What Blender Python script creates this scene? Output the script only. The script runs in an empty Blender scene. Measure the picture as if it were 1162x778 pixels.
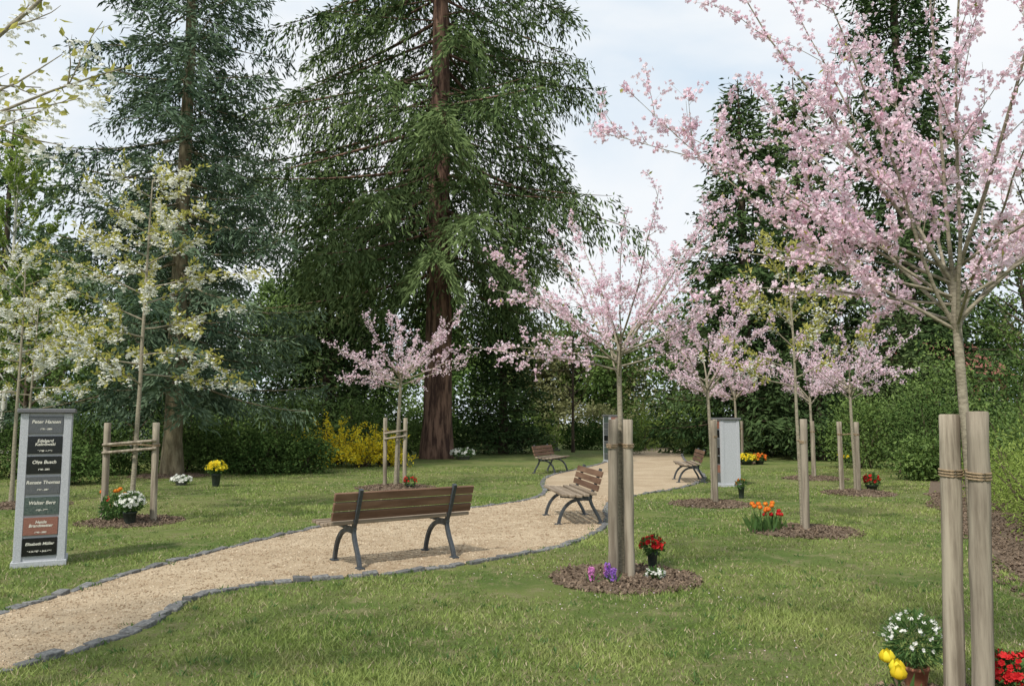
import bpy, math, numpy as np
from mathutils import Vector, Matrix
R_ = np.random.default_rng
scene = bpy.context.scene
COL = scene.collection

# ------------------------------------------------------------------ mesh builder
class MB:
    def __init__(s):
        s.v=[];s.f={3:[],4:[]};s.m={3:[],4:[]};s.s={3:[],4:[]};s.a=[];s.n=0
    def add(s,v,f,mat=0,var=0.5,smooth=False):
        v=np.asarray(v,float).reshape(-1,3);f=np.asarray(f,int)
        if len(f)==0:return
        k=f.shape[1]
        s.v.append(v);s.f[k].append(f+s.n)
        s.m[k].append(np.full(len(f),mat));s.s[k].append(np.full(len(f),smooth))
        a=np.empty(len(v));a[:]=var;s.a.append(a);s.n+=len(v)
    def build(s,name,mats,loc=(0,0,0),rot=0,parent=None,bevel=0):
        me=bpy.data.meshes.new(name)
        V=np.concatenate(s.v);F=[];ls=[];st=0;mi=[];sm=[]
        for k in (3,4):
            if s.f[k]:
                f=np.concatenate(s.f[k]);F.append(f.ravel());ls.append(st+np.arange(len(f))*k);st+=f.size
                mi.append(np.concatenate(s.m[k]));sm.append(np.concatenate(s.s[k]))
        F=np.concatenate(F);ls=np.concatenate(ls);mi=np.concatenate(mi);sm=np.concatenate(sm)
        me.vertices.add(len(V));me.vertices.foreach_set('co',V.ravel())
        me.loops.add(len(F));me.loops.foreach_set('vertex_index',F.astype(np.int32))
        me.polygons.add(len(ls));me.polygons.foreach_set('loop_start',ls.astype(np.int32))
        me.polygons.foreach_set('material_index',mi.astype(np.int32))
        me.polygons.foreach_set('use_smooth',sm.astype(bool))
        me.update(calc_edges=True)
        at=me.attributes.new('var','FLOAT','POINT');at.data.foreach_set('value',np.concatenate(s.a).astype(np.float32))
        for m in mats: me.materials.append(m)
        ob=bpy.data.objects.new(name,me);COL.objects.link(ob)
        ob.location=loc;ob.rotation_euler=(0,0,rot)
        if parent: ob.parent=parent
        if bevel:
            b=ob.modifiers.new('bevel','BEVEL');b.width=bevel;b.segments=2;b.limit_method='ANGLE'
        return ob
def empty(name,loc=(0,0,0),rot=0):
    e=bpy.data.objects.new(name,None);COL.objects.link(e);e.location=loc;e.rotation_euler=(0,0,rot);e.empty_display_size=.2;return e
def nrm(a):
    a=np.asarray(a,float);return a/np.maximum(np.linalg.norm(a,axis=-1,keepdims=True),1e-9)
def tube(mb,pts,rad,sides=6,mat=0,var=.5,cap=False):
    pts=np.asarray(pts,float);n=len(pts);rad=np.broadcast_to(np.asarray(rad,float),(n,))
    t=nrm(np.gradient(pts,axis=0));m=t.mean(0)
    ref=np.array([1.,0,0]) if abs(m[0])<.7*np.linalg.norm(m)+1e-9 else np.array([0,1.,0])
    u=nrm(np.cross(t,ref));w=np.cross(t,u)
    th=np.arange(sides)/sides*2*np.pi
    v=pts[:,None]+rad[:,None,None]*(np.cos(th)[None,:,None]*u[:,None]+np.sin(th)[None,:,None]*w[:,None])
    i=np.arange(n-1)[:,None]*sides;j=np.arange(sides)[None];j2=(j+1)%sides
    f=np.stack([i+j,i+j2,i+sides+j2,i+sides+j],-1).reshape(-1,4)
    mb.add(v.reshape(-1,3),f,mat,var,True)
    if cap:
        for e in (0,n-1):
            c=np.vstack([pts[e:e+1],v[e]]);jj=np.arange(sides)
            a=1+jj;b=1+(jj+1)%sides
            mb.add(c,np.stack([np.zeros(sides,int),b,a] if e==0 else [np.zeros(sides,int),a,b],-1),mat,var)
BQ=np.array([[0,3,2,1],[4,5,6,7],[0,1,5,4],[1,2,6,5],[2,3,7,6],[3,0,4,7]])
BV=np.array([[-1,-1,-1],[1,-1,-1],[1,1,-1],[-1,1,-1],[-1,-1,1],[1,-1,1],[1,1,1],[-1,1,1]])*.5
def box(mb,c,size,mat=0,var=.5,rz=0,rx=0):
    v=BV*np.asarray(size)
    if rx: v=v@np.array([[1,0,0],[0,math.cos(rx),math.sin(rx)],[0,-math.sin(rx),math.cos(rx)]])
    if rz: v=v@np.array([[math.cos(rz),math.sin(rz),0],[-math.sin(rz),math.cos(rz),0],[0,0,1]])
    mb.add(v+np.asarray(c),BQ,mat,var)
def boxes(mb,C,S,A,rng,mat,var,tilt=0.1):
    N=len(C);v=BV[None]*S[:,None]
    ca,sa=np.cos(A),np.sin(A)
    v[...,2]+=v[...,0]*rng.normal(0,tilt,N)[:,None]+v[...,1]*rng.normal(0,tilt,N)[:,None]
    x=v[...,0]*ca[:,None]-v[...,1]*sa[:,None];y=v[...,0]*sa[:,None]+v[...,1]*ca[:,None]
    v=np.stack([x,y,v[...,2]],-1)+C[:,None]
    f=(BQ[None]+8*np.arange(N)[:,None,None]).reshape(-1,4)
    mb.add(v.reshape(-1,3),f,mat,np.repeat(var,8))
def lathe(mb,c,prof,sides=16,mat=0,var=.5):
    prof=np.asarray(prof,float);th=np.arange(sides)/sides*2*np.pi
    v=np.stack([prof[:,0:1]*np.cos(th),prof[:,0:1]*np.sin(th),np.repeat(prof[:,1:2],sides,1)],-1)+np.asarray(c)
    i=np.arange(len(prof)-1)[:,None]*sides;j=np.arange(sides)[None];j2=(j+1)%sides
    mb.add(v.reshape(-1,3),np.stack([i+j,i+j2,i+sides+j2,i+sides+j],-1).reshape(-1,4),mat,var,True)
def rdir(rng,n): return nrm(rng.normal(size=(n,3)))
def cards(mb,C,D,L,W,rng,mat,var,tri=False):
    """kite-shaped leaf faces starting at C along D"""
    N=len(C)
    if N==0:return
    D=nrm(D);S=nrm(np.cross(D,rdir(rng,N)));L=np.broadcast_to(L,(N,))[:,None];W=np.broadcast_to(W,(N,))[:,None]
    Nn=np.cross(D,S)
    a=C;b=C+D*L*.45+S*W*.5+Nn*W*.15;c=C+D*L;d=C+D*L*.45-S*W*.5+Nn*W*.15
    v=np.stack([a,b,c,d],1).reshape(-1,3);f=np.arange(N*4).reshape(-1,4)
    mb.add(v,f,mat,np.repeat(np.broadcast_to(var,(N,)),4))
def flowers(mb,C,size,P,rng,mat,var,axis=None,cup=.5):
    N=len(C)
    if N==0:return
    n=rdir(rng,N) if axis is None else nrm(axis+rng.normal(0,.3,(N,3)))
    u=nrm(np.cross(n,rdir(rng,N)));w=np.cross(n,u)
    th=np.arange(P)[None]/P*2*np.pi+rng.uniform(-.3,.3,(N,P))
    d=np.cos(th)[...,None]*u[:,None]+np.sin(th)[...,None]*w[:,None]+n[:,None]*(cup+rng.uniform(-.3,.3,(N,P)))[...,None]
    d=nrm(d);sd=nrm(np.cross(n[:,None],d));s=(np.broadcast_to(size,(N,))*rng.uniform(.75,1.2,N))[:,None,None]
    c=np.broadcast_to(C[:,None],d.shape)
    v=np.stack([c,c+d*s*.62+sd*s*.38,c+d*s+n[:,None]*s*.12,c+d*s*.62-sd*s*.38],2).reshape(-1,3)
    mb.add(v,np.arange(N*P*4).reshape(-1,4),mat,np.repeat(np.broadcast_to(var,(N,)),P*4))

# ------------------------------------------------------------------ materials
def newmat(name):
    m=bpy.data.materials.new(name);m.use_nodes=True;nt=m.node_tree;b=nt.nodes['Principled BSDF'];return m,nt,b
def mixc(nt,f,a,b):
    n=nt.nodes.new('ShaderNodeMix');n.data_type='RGBA'
    for i,x in ((0,f),(6,a),(7,b)):
        if hasattr(x,'default_value') or hasattr(x,'links'): nt.links.new(x,n.inputs[i])
        else: n.inputs[i].default_value=x if i==0 else (*x,1)
    return n.outputs[2]
def noise(nt,scale,detail=4,rough=.6,vec=None,sc=None,dist=0):
    n=nt.nodes.new('ShaderNodeTexNoise');n.inputs['Scale'].default_value=scale;n.inputs['Detail'].default_value=detail
    n.inputs['Roughness'].default_value=rough;n.inputs['Distortion'].default_value=dist
    tc=nt.nodes.new('ShaderNodeTexCoord');o=tc.outputs[vec or 'Object']
    if sc:
        mp=nt.nodes.new('ShaderNodeMapping');mp.inputs['Scale'].default_value=sc;nt.links.new(o,mp.inputs[0]);o=mp.outputs[0]
    nt.links.new(o,n.inputs['Vector']);return n.outputs['Fac']
def ramp(nt,f,lo,hi):
    n=nt.nodes.new('ShaderNodeMapRange');n.inputs[1].default_value=lo;n.inputs[2].default_value=hi
    n.interpolation_type='SMOOTHSTEP';nt.links.new(f,n.inputs[0]);return n.outputs[0]
def attr(nt,nm='var'):
    n=nt.nodes.new('ShaderNodeAttribute');n.attribute_name=nm;return n.outputs['Fac']
def bump(nt,b,h,st,dist):
    n=nt.nodes.new('ShaderNodeBump');n.inputs['Strength'].default_value=st;n.inputs['Distance'].default_value=dist
    nt.links.new(h,n.inputs['Height']);nt.links.new(n.outputs[0],b.inputs['Normal'])
def leafmat(name,dark,light,tr=.3,rough=.6,nsc=None):
    m,nt,b=newmat(name);c=mixc(nt,attr(nt),dark,light)
    if tr==0:
        d=nt.nodes.new('ShaderNodeBsdfDiffuse');nt.links.new(c,d.inputs[0]);nt.links.new(d.outputs[0],nt.nodes['Material Output'].inputs[0]);nt.nodes.remove(b);return m
    nt.links.new(c,b.inputs['Base Color']);b.inputs['Roughness'].default_value=rough
    b.inputs['Specular IOR Level'].default_value=.25
    t=nt.nodes.new('ShaderNodeBsdfTranslucent');nt.links.new(c,t.inputs[0])
    mx=nt.nodes.new('ShaderNodeMixShader');mx.inputs[0].default_value=tr
    nt.links.new(b.outputs[0],mx.inputs[1]);nt.links.new(t.outputs[0],mx.inputs[2])
    nt.links.new(mx.outputs[0],nt.nodes['Material Output'].inputs[0])
    return m
def surf(name,c1,c2,scale=20,rough=.8,bs=.4,bd=.005,sc=None,lo=.35,hi=.65,varc=None,detail=6,spec=.3,metal=0):
    m,nt,b=newmat(name);n=noise(nt,scale,detail,.65,None,sc)
    c=mixc(nt,ramp(nt,n,lo,hi),c1,c2)
    if varc: c=mixc(nt,attr(nt),mixc(nt,.6,c,varc),c)
    nt.links.new(c,b.inputs['Base Color']);b.inputs['Roughness'].default_value=rough
    b.inputs['Specular IOR Level'].default_value=spec;b.inputs['Metallic'].default_value=metal
    if bs: bump(nt,b,n,bs,bd)
    return m
M={}
M['spruce']=leafmat('spruce_needles',(.042,.076,.048),(.155,.210,.128),0)
M['fir']=leafmat('fir_needles',(.042,.074,.028),(.160,.215,.085),0)
M['darkfir']=leafmat('dark_conifer_needles',(.027,.054,.021),(.095,.142,.054),0)
M['lime']=leafmat('spring_leaf',(.15,.23,.035),(.34,.43,.10),.4)
M['mid']=leafmat('shrub_leaf',(.055,.105,.022),(.17,.25,.062),.2)
M['hedge']=leafmat('hedge_leaf',(.032,.066,.019),(.105,.162,.047),0)
M['olive']=leafmat('olive_leaf',(.12,.12,.05),(.25,.26,.11),.2)
M['yellowleaf']=leafmat('young_cherry_leaf',(.26,.27,.05),(.58,.54,.15),.45)
M['pink']=leafmat('pink_petals',(.80,.54,.64),(.94,.83,.88),.38)
M['white']=leafmat('white_petals',(.80,.80,.73),(.90,.90,.86),.3)
M['yellow']=leafmat('yellow_petals',(.74,.54,.02),(.90,.78,.05),.3)
M['orange']=leafmat('orange_petals',(.75,.13,.02),(.85,.33,.03),.25)
M['red']=leafmat('red_petals',(.45,.008,.012),(.68,.03,.03),.2)
M['purple']=leafmat('hyacinth_petals',(.25,.12,.50),(.70,.25,.50),.2)
M['cherrybark']=surf('cherry_bark',(.18,.155,.11),(.34,.30,.22),30,.75,.5,.004,(1,1,3))
M['sprucebark']=surf('spruce_bark',(.12,.095,.055),(.26,.22,.14),9,.9,.8,.02,(1,1,.3))
M['firbark']=surf('fir_bark',(.055,.03,.023),(.23,.135,.095),6,.95,1,.06,(1,1,.16),.38,.62)
M['darkbark']=surf('dark_bark',(.05,.035,.025),(.12,.09,.06),8,.9,.5,.02,(1,1,.3))
M['birchbark']=surf('birch_bark',(.5,.48,.42),(.2,.18,.15),9,.8,.3,.01,(1,1,2),.5,.7)
M['stake']=surf('weathered_post_wood',(.15,.12,.085),(.44,.38,.29),16,.85,1,.010,(1,1,.07),.34,.66,varc=(.17,.14,.11))
M['rope']=surf('coir_rope',(.20,.14,.08),(.36,.27,.17),90,.95,.8,.003)
M['slat']=surf('bench_seat_wood',(.20,.155,.11),(.38,.31,.23),10,.7,.4,.002,(.12,1,1),.3,.7,varc=(.12,.08,.05))
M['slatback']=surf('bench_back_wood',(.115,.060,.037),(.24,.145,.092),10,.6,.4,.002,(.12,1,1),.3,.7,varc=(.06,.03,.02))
M['iron']=surf('cast_iron_paint',(.035,.042,.048),(.06,.068,.075),40,.45,.2,.001,spec=.5)
M['granite']=surf('light_granite',(.30,.315,.33),(.56,.57,.59),260,.6,.1,.0005,lo=.4,hi=.6)
M['capstone']=surf('dark_granite_cap',(.09,.09,.095),(.20,.20,.21),220,.4,.1,.0005,lo=.4,hi=.6)
M['pl_black']=surf('polished_black_granite',(.006,.006,.007),(.018,.018,.02),200,.15,0,0,spec=.5)
M['pl_grey']=surf('grey_granite_plaque',(.05,.055,.06),(.15,.155,.16),240,.3,0,0,spec=.5)
M['pl_green']=surf('green_granite_plaque',(.03,.05,.045),(.11,.14,.12),60,.3,0,0,spec=.5)
M['pl_red']=surf('red_granite_plaque',(.16,.06,.04),(.33,.16,.12),160,.3,0,0,spec=.5)
M['letter']=surf('engraved_letters',(.65,.62,.52),(.8,.78,.7),50,.5,0,0)
M['terracotta']=surf('terracotta',(.28,.11,.06),(.38,.17,.1),30,.8,.2,.002)
M['vase']=surf('dark_plastic_vase',(.02,.03,.025),(.05,.06,.05),30,.5,.1,.001)
M['chip']=surf('bark_chips',(.10,.068,.045),(.29,.215,.15),60,.95,.4,.003,varc=(.045,.032,.024))
M['sett']=surf('basalt_sett',(.10,.10,.10),(.25,.25,.24),35,.8,.5,.004,varc=(.08,.08,.08))
M['leafgreen']=leafmat('flower_leaf',(.04,.10,.025),(.13,.22,.06),.3)
M['stone']=surf('gravestone',(.12,.12,.12),(.28,.275,.26),40,.6,.2,.003)
M['brick']=surf('red_brick',(.20,.07,.045),(.30,.12,.08),12,.85,.3,.01)
M['rooftile']=surf('roof_tile',(.16,.06,.04),(.25,.10,.07),6,.8,.4,.02,(1,6,6))
M['glass']=surf('window_glass',(.03,.04,.05),(.05,.06,.07),3,.1,0,0)
M['asphalt']=surf('asphalt_road',(.20,.20,.19),(.28,.275,.26),20,.9,.2,.003)

# lawn
m,nt,b=newmat('lawn_turf')
n1=noise(nt,.55,5,.6);n2=noise(nt,3.5,6,.7);n3=noise(nt,45,5,.8);n4=noise(nt,.17,3,.5)
c=mixc(nt,ramp(nt,n1,.38,.62),(.11,.17,.040),(.21,.245,.075))
c=mixc(nt,ramp(nt,n2,.48,.66),c,(.28,.26,.13))
c=mixc(nt,ramp(nt,n4,.50,.64),c,mixc(nt,.5,c,(.26,.24,.105)))
n5=noise(nt,9,6,.75);c=mixc(nt,ramp(nt,n5,.56,.70),c,(.22,.165,.10))
c=mixc(nt,ramp(nt,n3,.35,.7),mixc(nt,.5,c,(.06,.08,.025)),c)
nt.links.new(c,b.inputs['Base Color']);b.inputs['Roughness'].default_value=.95;b.inputs['Specular IOR Level'].default_value=.1
bump(nt,b,n3,.8,.03);M['lawn']=m
# path
m,nt,b=newmat('sandy_gravel')
n1=noise(nt,.9,4,.6);n2=noise(nt,90,4,.8);n3=noise(nt,5,6,.7)
c=mixc(nt,ramp(nt,n1,.35,.65),(.42,.32,.205),(.54,.43,.29))
c=mixc(nt,ramp(nt,n2,.36,.62),mixc(nt,.6,c,(.22,.155,.09)),c)
c=mixc(nt,ramp(nt,n3,.55,.75),c,(.60,.50,.36))
nt.links.new(c,b.inputs['Base Color']);b.inputs['Roughness'].default_value=.95
bump(nt,b,n2,.7,.012);M['path']=m
M['pebble']=surf('path_grit',(.28,.20,.125),(.62,.52,.38),6,.9,0,0,varc=(.2,.14,.08))
def grassmat(name,d,l,d2,l2,tr):
    m=leafmat(name,d,l,tr);nt=m.node_tree
    c=mixc(nt,ramp(nt,noise(nt,.55,5,.6),.38,.62),mixc(nt,attr(nt),d2,l2),mixc(nt,attr(nt),d,l))
    c=mixc(nt,ramp(nt,noise(nt,2.6,5,.65),.50,.68),c,mixc(nt,.45,c,(.34,.31,.14)))
    nt.links.new(c,nt.nodes['Principled BSDF'].inputs['Base Color'])
    for n in nt.nodes:
        if n.bl_idname=='ShaderNodeBsdfTranslucent': nt.links.new(c,n.inputs[0])
    return m
M['blade']=grassmat('grass_blades',(.145,.215,.040),(.310,.360,.110),(.090,.160,.027),(.220,.290,.07),.2)
M['straw']=leafmat('dry_grass',(.27,.22,.12),(.46,.40,.25),.15)

# ------------------------------------------------------------------ ground, path
mb=MB()
xs=np.concatenate([np.linspace(-220,-30,8),np.linspace(-28,28,57),np.linspace(30,220,8)])
ys=np.concatenate([np.linspace(-40,0,4),np.linspace(1,45,45),np.linspace(50,320,10)])
X,Y=np.meshgrid(xs,ys);V=np.stack([X,Y,np.zeros_like(X)],-1).reshape(-1,3);nx=len(xs)
i=np.arange(len(ys)-1)[:,None]*nx;j=np.arange(nx-1)[None]
mb.add(V,np.stack([i+j,i+j+1,i+nx+j+1,i+nx+j],-1).reshape(-1,4))
mb.build('lawn_ground',[M['lawn']])

def smooth(P,n=3):
    P=np.asarray(P,float)
    for _ in range(n):
        q=[P[0]]
        for a,b2 in zip(P[:-1],P[1:]): q+= [a*.75+b2*.25,a*.25+b2*.75]
        q.append(P[-1]);P=np.array(q)
    return P
def resample(P,step):
    d=np.r_[0,np.cumsum(np.linalg.norm(np.diff(P,axis=0),axis=1))];n=int(d[-1]/step)
    t=np.arange(n)*step;return np.stack([np.interp(t,d,P[:,k]) for k in range(P.shape[1])],-1)
low=smooth([(-5,0),(-4.1,2.5),(-3.45,4.1),(-3.07,4.93),(-2.81,5.43),(-2.67,5.95),(-2.72,6.6),(-2.68,7.1),(-2.3,7.5),(-1.53,7.82),(-.73,8.26),(.19,9.17),(.81,10.02),(1.26,11.2),(1.5,12.4),(1.58,13.8),(2.0,15.5),(2.9,16.7),(4.0,18.3),(5.0,20.5),(5.6,24),(6.3,29),(7.4,35),(9.5,44)])
up=smooth([(-6.6,0),(-5.2,2.5),(-4.4,4.6),(-3.98,6.34),(-3.86,7.4),(-3.61,8.72),(-3.14,10.24),(-2.83,11.2),(-2.3,12.1),(-.62,13.9),(.45,15.4),(.74,17),(.70,19.3),(.95,21.8),(1.9,24.4),(3.2,28.),(4.6,34),(7.0,44)])
N=200
def byfrac(P,n):
    d=np.r_[0,np.cumsum(np.linalg.norm(np.diff(P,axis=0),axis=1))];t=np.linspace(0,d[-1],n)
    return np.stack([np.interp(t,d,P[:,k]) for k in (0,1)],-1)
A=byfrac(low,N);B=byfrac(up,N)
mb=MB();v=np.zeros((N,2,3));v[:,0,:2]=A;v[:,1,:2]=B;v[...,2]=.006
k=np.arange(N-1)*2;mb.add(v.reshape(-1,3),np.stack([k,k+2,k+3,k+1],-1))
pth=mb.build('gravel_path',[M['path']])
poly=np.vstack([A,B[::-1]])
def inside(px,py,poly):
    r=np.zeros(len(px),bool);x0,y0=poly[-1]
    for x1,y1 in poly:
        c=((y1>py)!=(y0>py));
        with np.errstate(divide='ignore',invalid='ignore'): c&=px<(x0-x1)*(py-y1)/(y0-y1+1e-12)+x1
        r^=c;x0,y0=x1,y1
    return r
rng=R_(1)
# edging setts
mb=MB()
for P in (low,up):
    Q=resample(P,.165);d=np.gradient(Q,axis=0);ang=np.arctan2(d[:,1],d[:,0])
    n=len(Q);C=np.c_[Q+rng.normal(0,.009,(n,2)),np.full(n,-.010)+rng.normal(0,.007,n)]
    S=np.c_[rng.uniform(.12,.158,n),rng.uniform(.08,.115,n),np.full(n,.07)]
    boxes(mb,C,S,ang+rng.normal(0,.07,n),rng,0,rng.uniform(0,1,n),.07)
mb.build('stone_path_edging',[M['sett']],bevel=.008)
# grit on path
Yg=np.exp(rng.uniform(np.log(3.5),np.log(16),80000));Xg=rng.uniform(-6,2.5,80000)
k=inside(Xg,Yg,poly);Xg=Xg[k];Yg=Yg[k];n=len(Xg)
mb=MB();s=rng.uniform(.004,.010,n)*(1+Yg/14)
c=np.c_[Xg,Yg,np.full(n,.007)];th=rng.uniform(0,6.28,n)
tv=np.stack([c+np.c_[np.cos(th+a)*s,np.sin(th+a)*s,np.zeros(n)] for a in (0,2.1,4.2)]+[c+np.c_[np.zeros(n),np.zeros(n),s*.8]],1).reshape(-1,3)
q=np.arange(n)[:,None]*4
mb.add(tv,np.concatenate([q+np.array([[0,1,3]]),q+np.array([[1,2,3]]),q+np.array([[2,0,3]])]),0,np.repeat(rng.uniform(0,1,n),4))
mb.build('path_grit',[M['pebble']])

# far asphalt lane on the left
mb=MB();box(mb,(-34,38.2,-.044),(52,2.6,.1));mb.build('cemetery_road',[M['asphalt']])

# ------------------------------------------------------------------ mulch beds
beds=[(-5.67,12.0,.62),(-2.62,18.0,.75),(1.08,7.75,.60),(2.25,4.05,.52),(3.98,10.96,.62),(3.57,14.5,.62),(7.15,16.6,.62),(7.85,20.8,.7),(-8.6,14.3,.6),(8.0,28.5,.7),(-9.3,21.8,.9)]
for bi,(bx,by,br) in enumerate(beds):
    mb=MB();rg=R_(100+bi);K=28
    th=np.arange(K)/K*2*np.pi;rr=br*(1+.10*np.sin(th*3+bi)+rg.normal(0,.04,K))
    rings=[(0.0,.06),(.5,.05),(.8,.03),(1.0,.004)]
    v=[];
    for f_,z in rings: v.append(np.c_[np.cos(th)*rr*f_+bx,np.sin(th)*rr*f_+by,np.full(K,z)])
    v=np.concatenate(v);i=np.arange(3)[:,None]*K;j=np.arange(K)[None];j2=(j+1)%K
    mb.add(v,np.stack([i+j,i+K+j,i+K+j2,i+j2],-1).reshape(-1,4),0,.3,True)
    n=int(2800 if by<9 else 1500);r=br*1.2*rg.uniform(0,1,n)**.6;t=rg.uniform(0,6.283,n)
    C=np.c_[bx+np.cos(t)*r,by+np.sin(t)*r,np.maximum(.065-.058*(r/br)**2,.004)+rg.uniform(0,.012,n)]
    S=np.c_[rg.uniform(.02,.065,n),rg.uniform(.01,.025,n),rg.uniform(.004,.012,n)]
    boxes(mb,C,S,rg.uniform(0,3.14,n),rg,0,rg.uniform(0,1,n),.5)
    mb.build('mulch_bed',[M['chip']])
# planting strip at right
mb=MB();strip=np.array([(3.9,5.6),(5.2,8.6),(6.6,12.2),(8.6,16.6),(11.5,22),(24,22),(24,5)])
mb.add(np.c_[strip,np.full(7,.005)],[[0,1,5,6],[1,2,4,5]],0,.4);mb.add(np.c_[strip,np.full(7,.005)],[[2,3,4]],0,.4)
rg=R_(55);n=6000;t=rg.uniform(0,1,n);Xc=3.9+4.7*t+rg.uniform(-.15,1.6,n)+.12*np.sin(t*22);Yc=5.6+11*t
boxes(mb,np.c_[Xc,Yc,rg.uniform(.006,.02,n)],np.c_[rg.uniform(.02,.07,n),rg.uniform(.01,.03,n),rg.uniform(.004,.012,n)],rg.uniform(0,3.14,n),rg,0,rg.uniform(0,1,n),.4)
mb.build('planting_strip',[M['chip']])

# ------------------------------------------------------------------ grass
rg=R_(7);n=460000
Yb=np.exp(rg.uniform(np.log(3.2),np.log(26),n));Xb=rg.uniform(-1,1,n)*(.76*Yb+1.0)
keep=~inside(Xb,Yb,poly)
for bx,by,br in beds: keep&=((Xb-bx)**2+(Yb-by)**2)>(br*.97)**2
keep&=~inside(Xb,Yb,strip)
pat=np.sin(Xb*1.7+Yb*.6)+np.sin(Xb*.5-Yb*1.3+2)+np.sin(Xb*3.1+Yb*2.3)+np.sin(Yb*4.1-Xb*2.2)
keep&=rg.uniform(0,1,n)<.56+.15*pat
Xb=Xb[keep];Yb=Yb[keep];pat=pat[keep];n=len(Xb)
h=rg.uniform(.014,.036,n)*(1+.14*pat);w=.0028+.0011*Yb;th=rg.uniform(0,6.283,n)
c=np.c_[Xb,Yb,np.zeros(n)];sd=np.c_[np.cos(th),np.sin(th),np.zeros(n)]*w[:,None]*.5
tip=c+np.c_[rg.normal(0,.6,n)*h,rg.normal(0,.6,n)*h,h]
V=np.stack([c-sd,c+sd,tip],1).reshape(-1,3)
straw=rg.uniform(0,1,n)<.17-.05*pat
var=np.clip(.5+.12*pat+rg.normal(0,.22,n),0,1)
mb=MB()
for mi_,msk in ((0,~straw),(1,straw)):
    vv=V.reshape(-1,3,3)[msk].reshape(-1,3);mb.add(vv,np.arange(len(vv)).reshape(-1,3),mi_,np.repeat(var[msk],3))
mb.build('grass',[M['blade'],M['straw']])
mb=MB();n=600
src=np.array([(2.2,4.2,1.9),(1.0,7.7,1.5),(3.6,14.5,1.5),(-2.6,18,1.8),(7.1,16.7,1.4)])[rng.integers(0,5,n)]
r=src[:,2]*np.sqrt(rng.uniform(0,1,n));t=rng.uniform(0,6.28,n)
C=np.c_[src[:,0]+np.cos(t)*r,src[:,1]+np.sin(t)*r,rng.uniform(.015,.03,n)];C=C[C[:,1]>3.2]
cards(mb,C,np.c_[np.cos(t),np.sin(t),t*0][:len(C)],.014,.011,rng,0,rng.uniform(.3,1,len(C)))
mb.build('fallen_petals',[M['pink']])
# weeds and tufts in the turf and along the edging
mb=MB();n=420;Yt=np.exp(rng.uniform(np.log(3.6),np.log(16),n));Xt=rng.uniform(-1,1,n)*(.7*Yt+.5)
E=np.vstack([resample(low,.35)+rng.normal(0,.05,resample(low,.35).shape),resample(up,.35)+rng.normal(0,.05,resample(up,.35).shape)]);E=E[(E[:,1]>3)&(E[:,1]<20)]
ok=~inside(Xt,Yt,poly)&~inside(Xt,Yt,strip);T_=np.vstack([np.c_[Xt,Yt][ok],E])
C=np.repeat(np.c_[T_,np.zeros(len(T_))],9,0);C[:,:2]+=rng.normal(0,.022,(len(C),2))
D=np.c_[rng.normal(0,.7,len(C)),rng.normal(0,.7,len(C)),np.ones(len(C))]
cards(mb,C,D,rng.uniform(.03,.065,len(C)),.010,rng,0,rng.uniform(.2,1,len(C)))
mb.build('grass_tufts',[M['leafgreen']])

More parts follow.
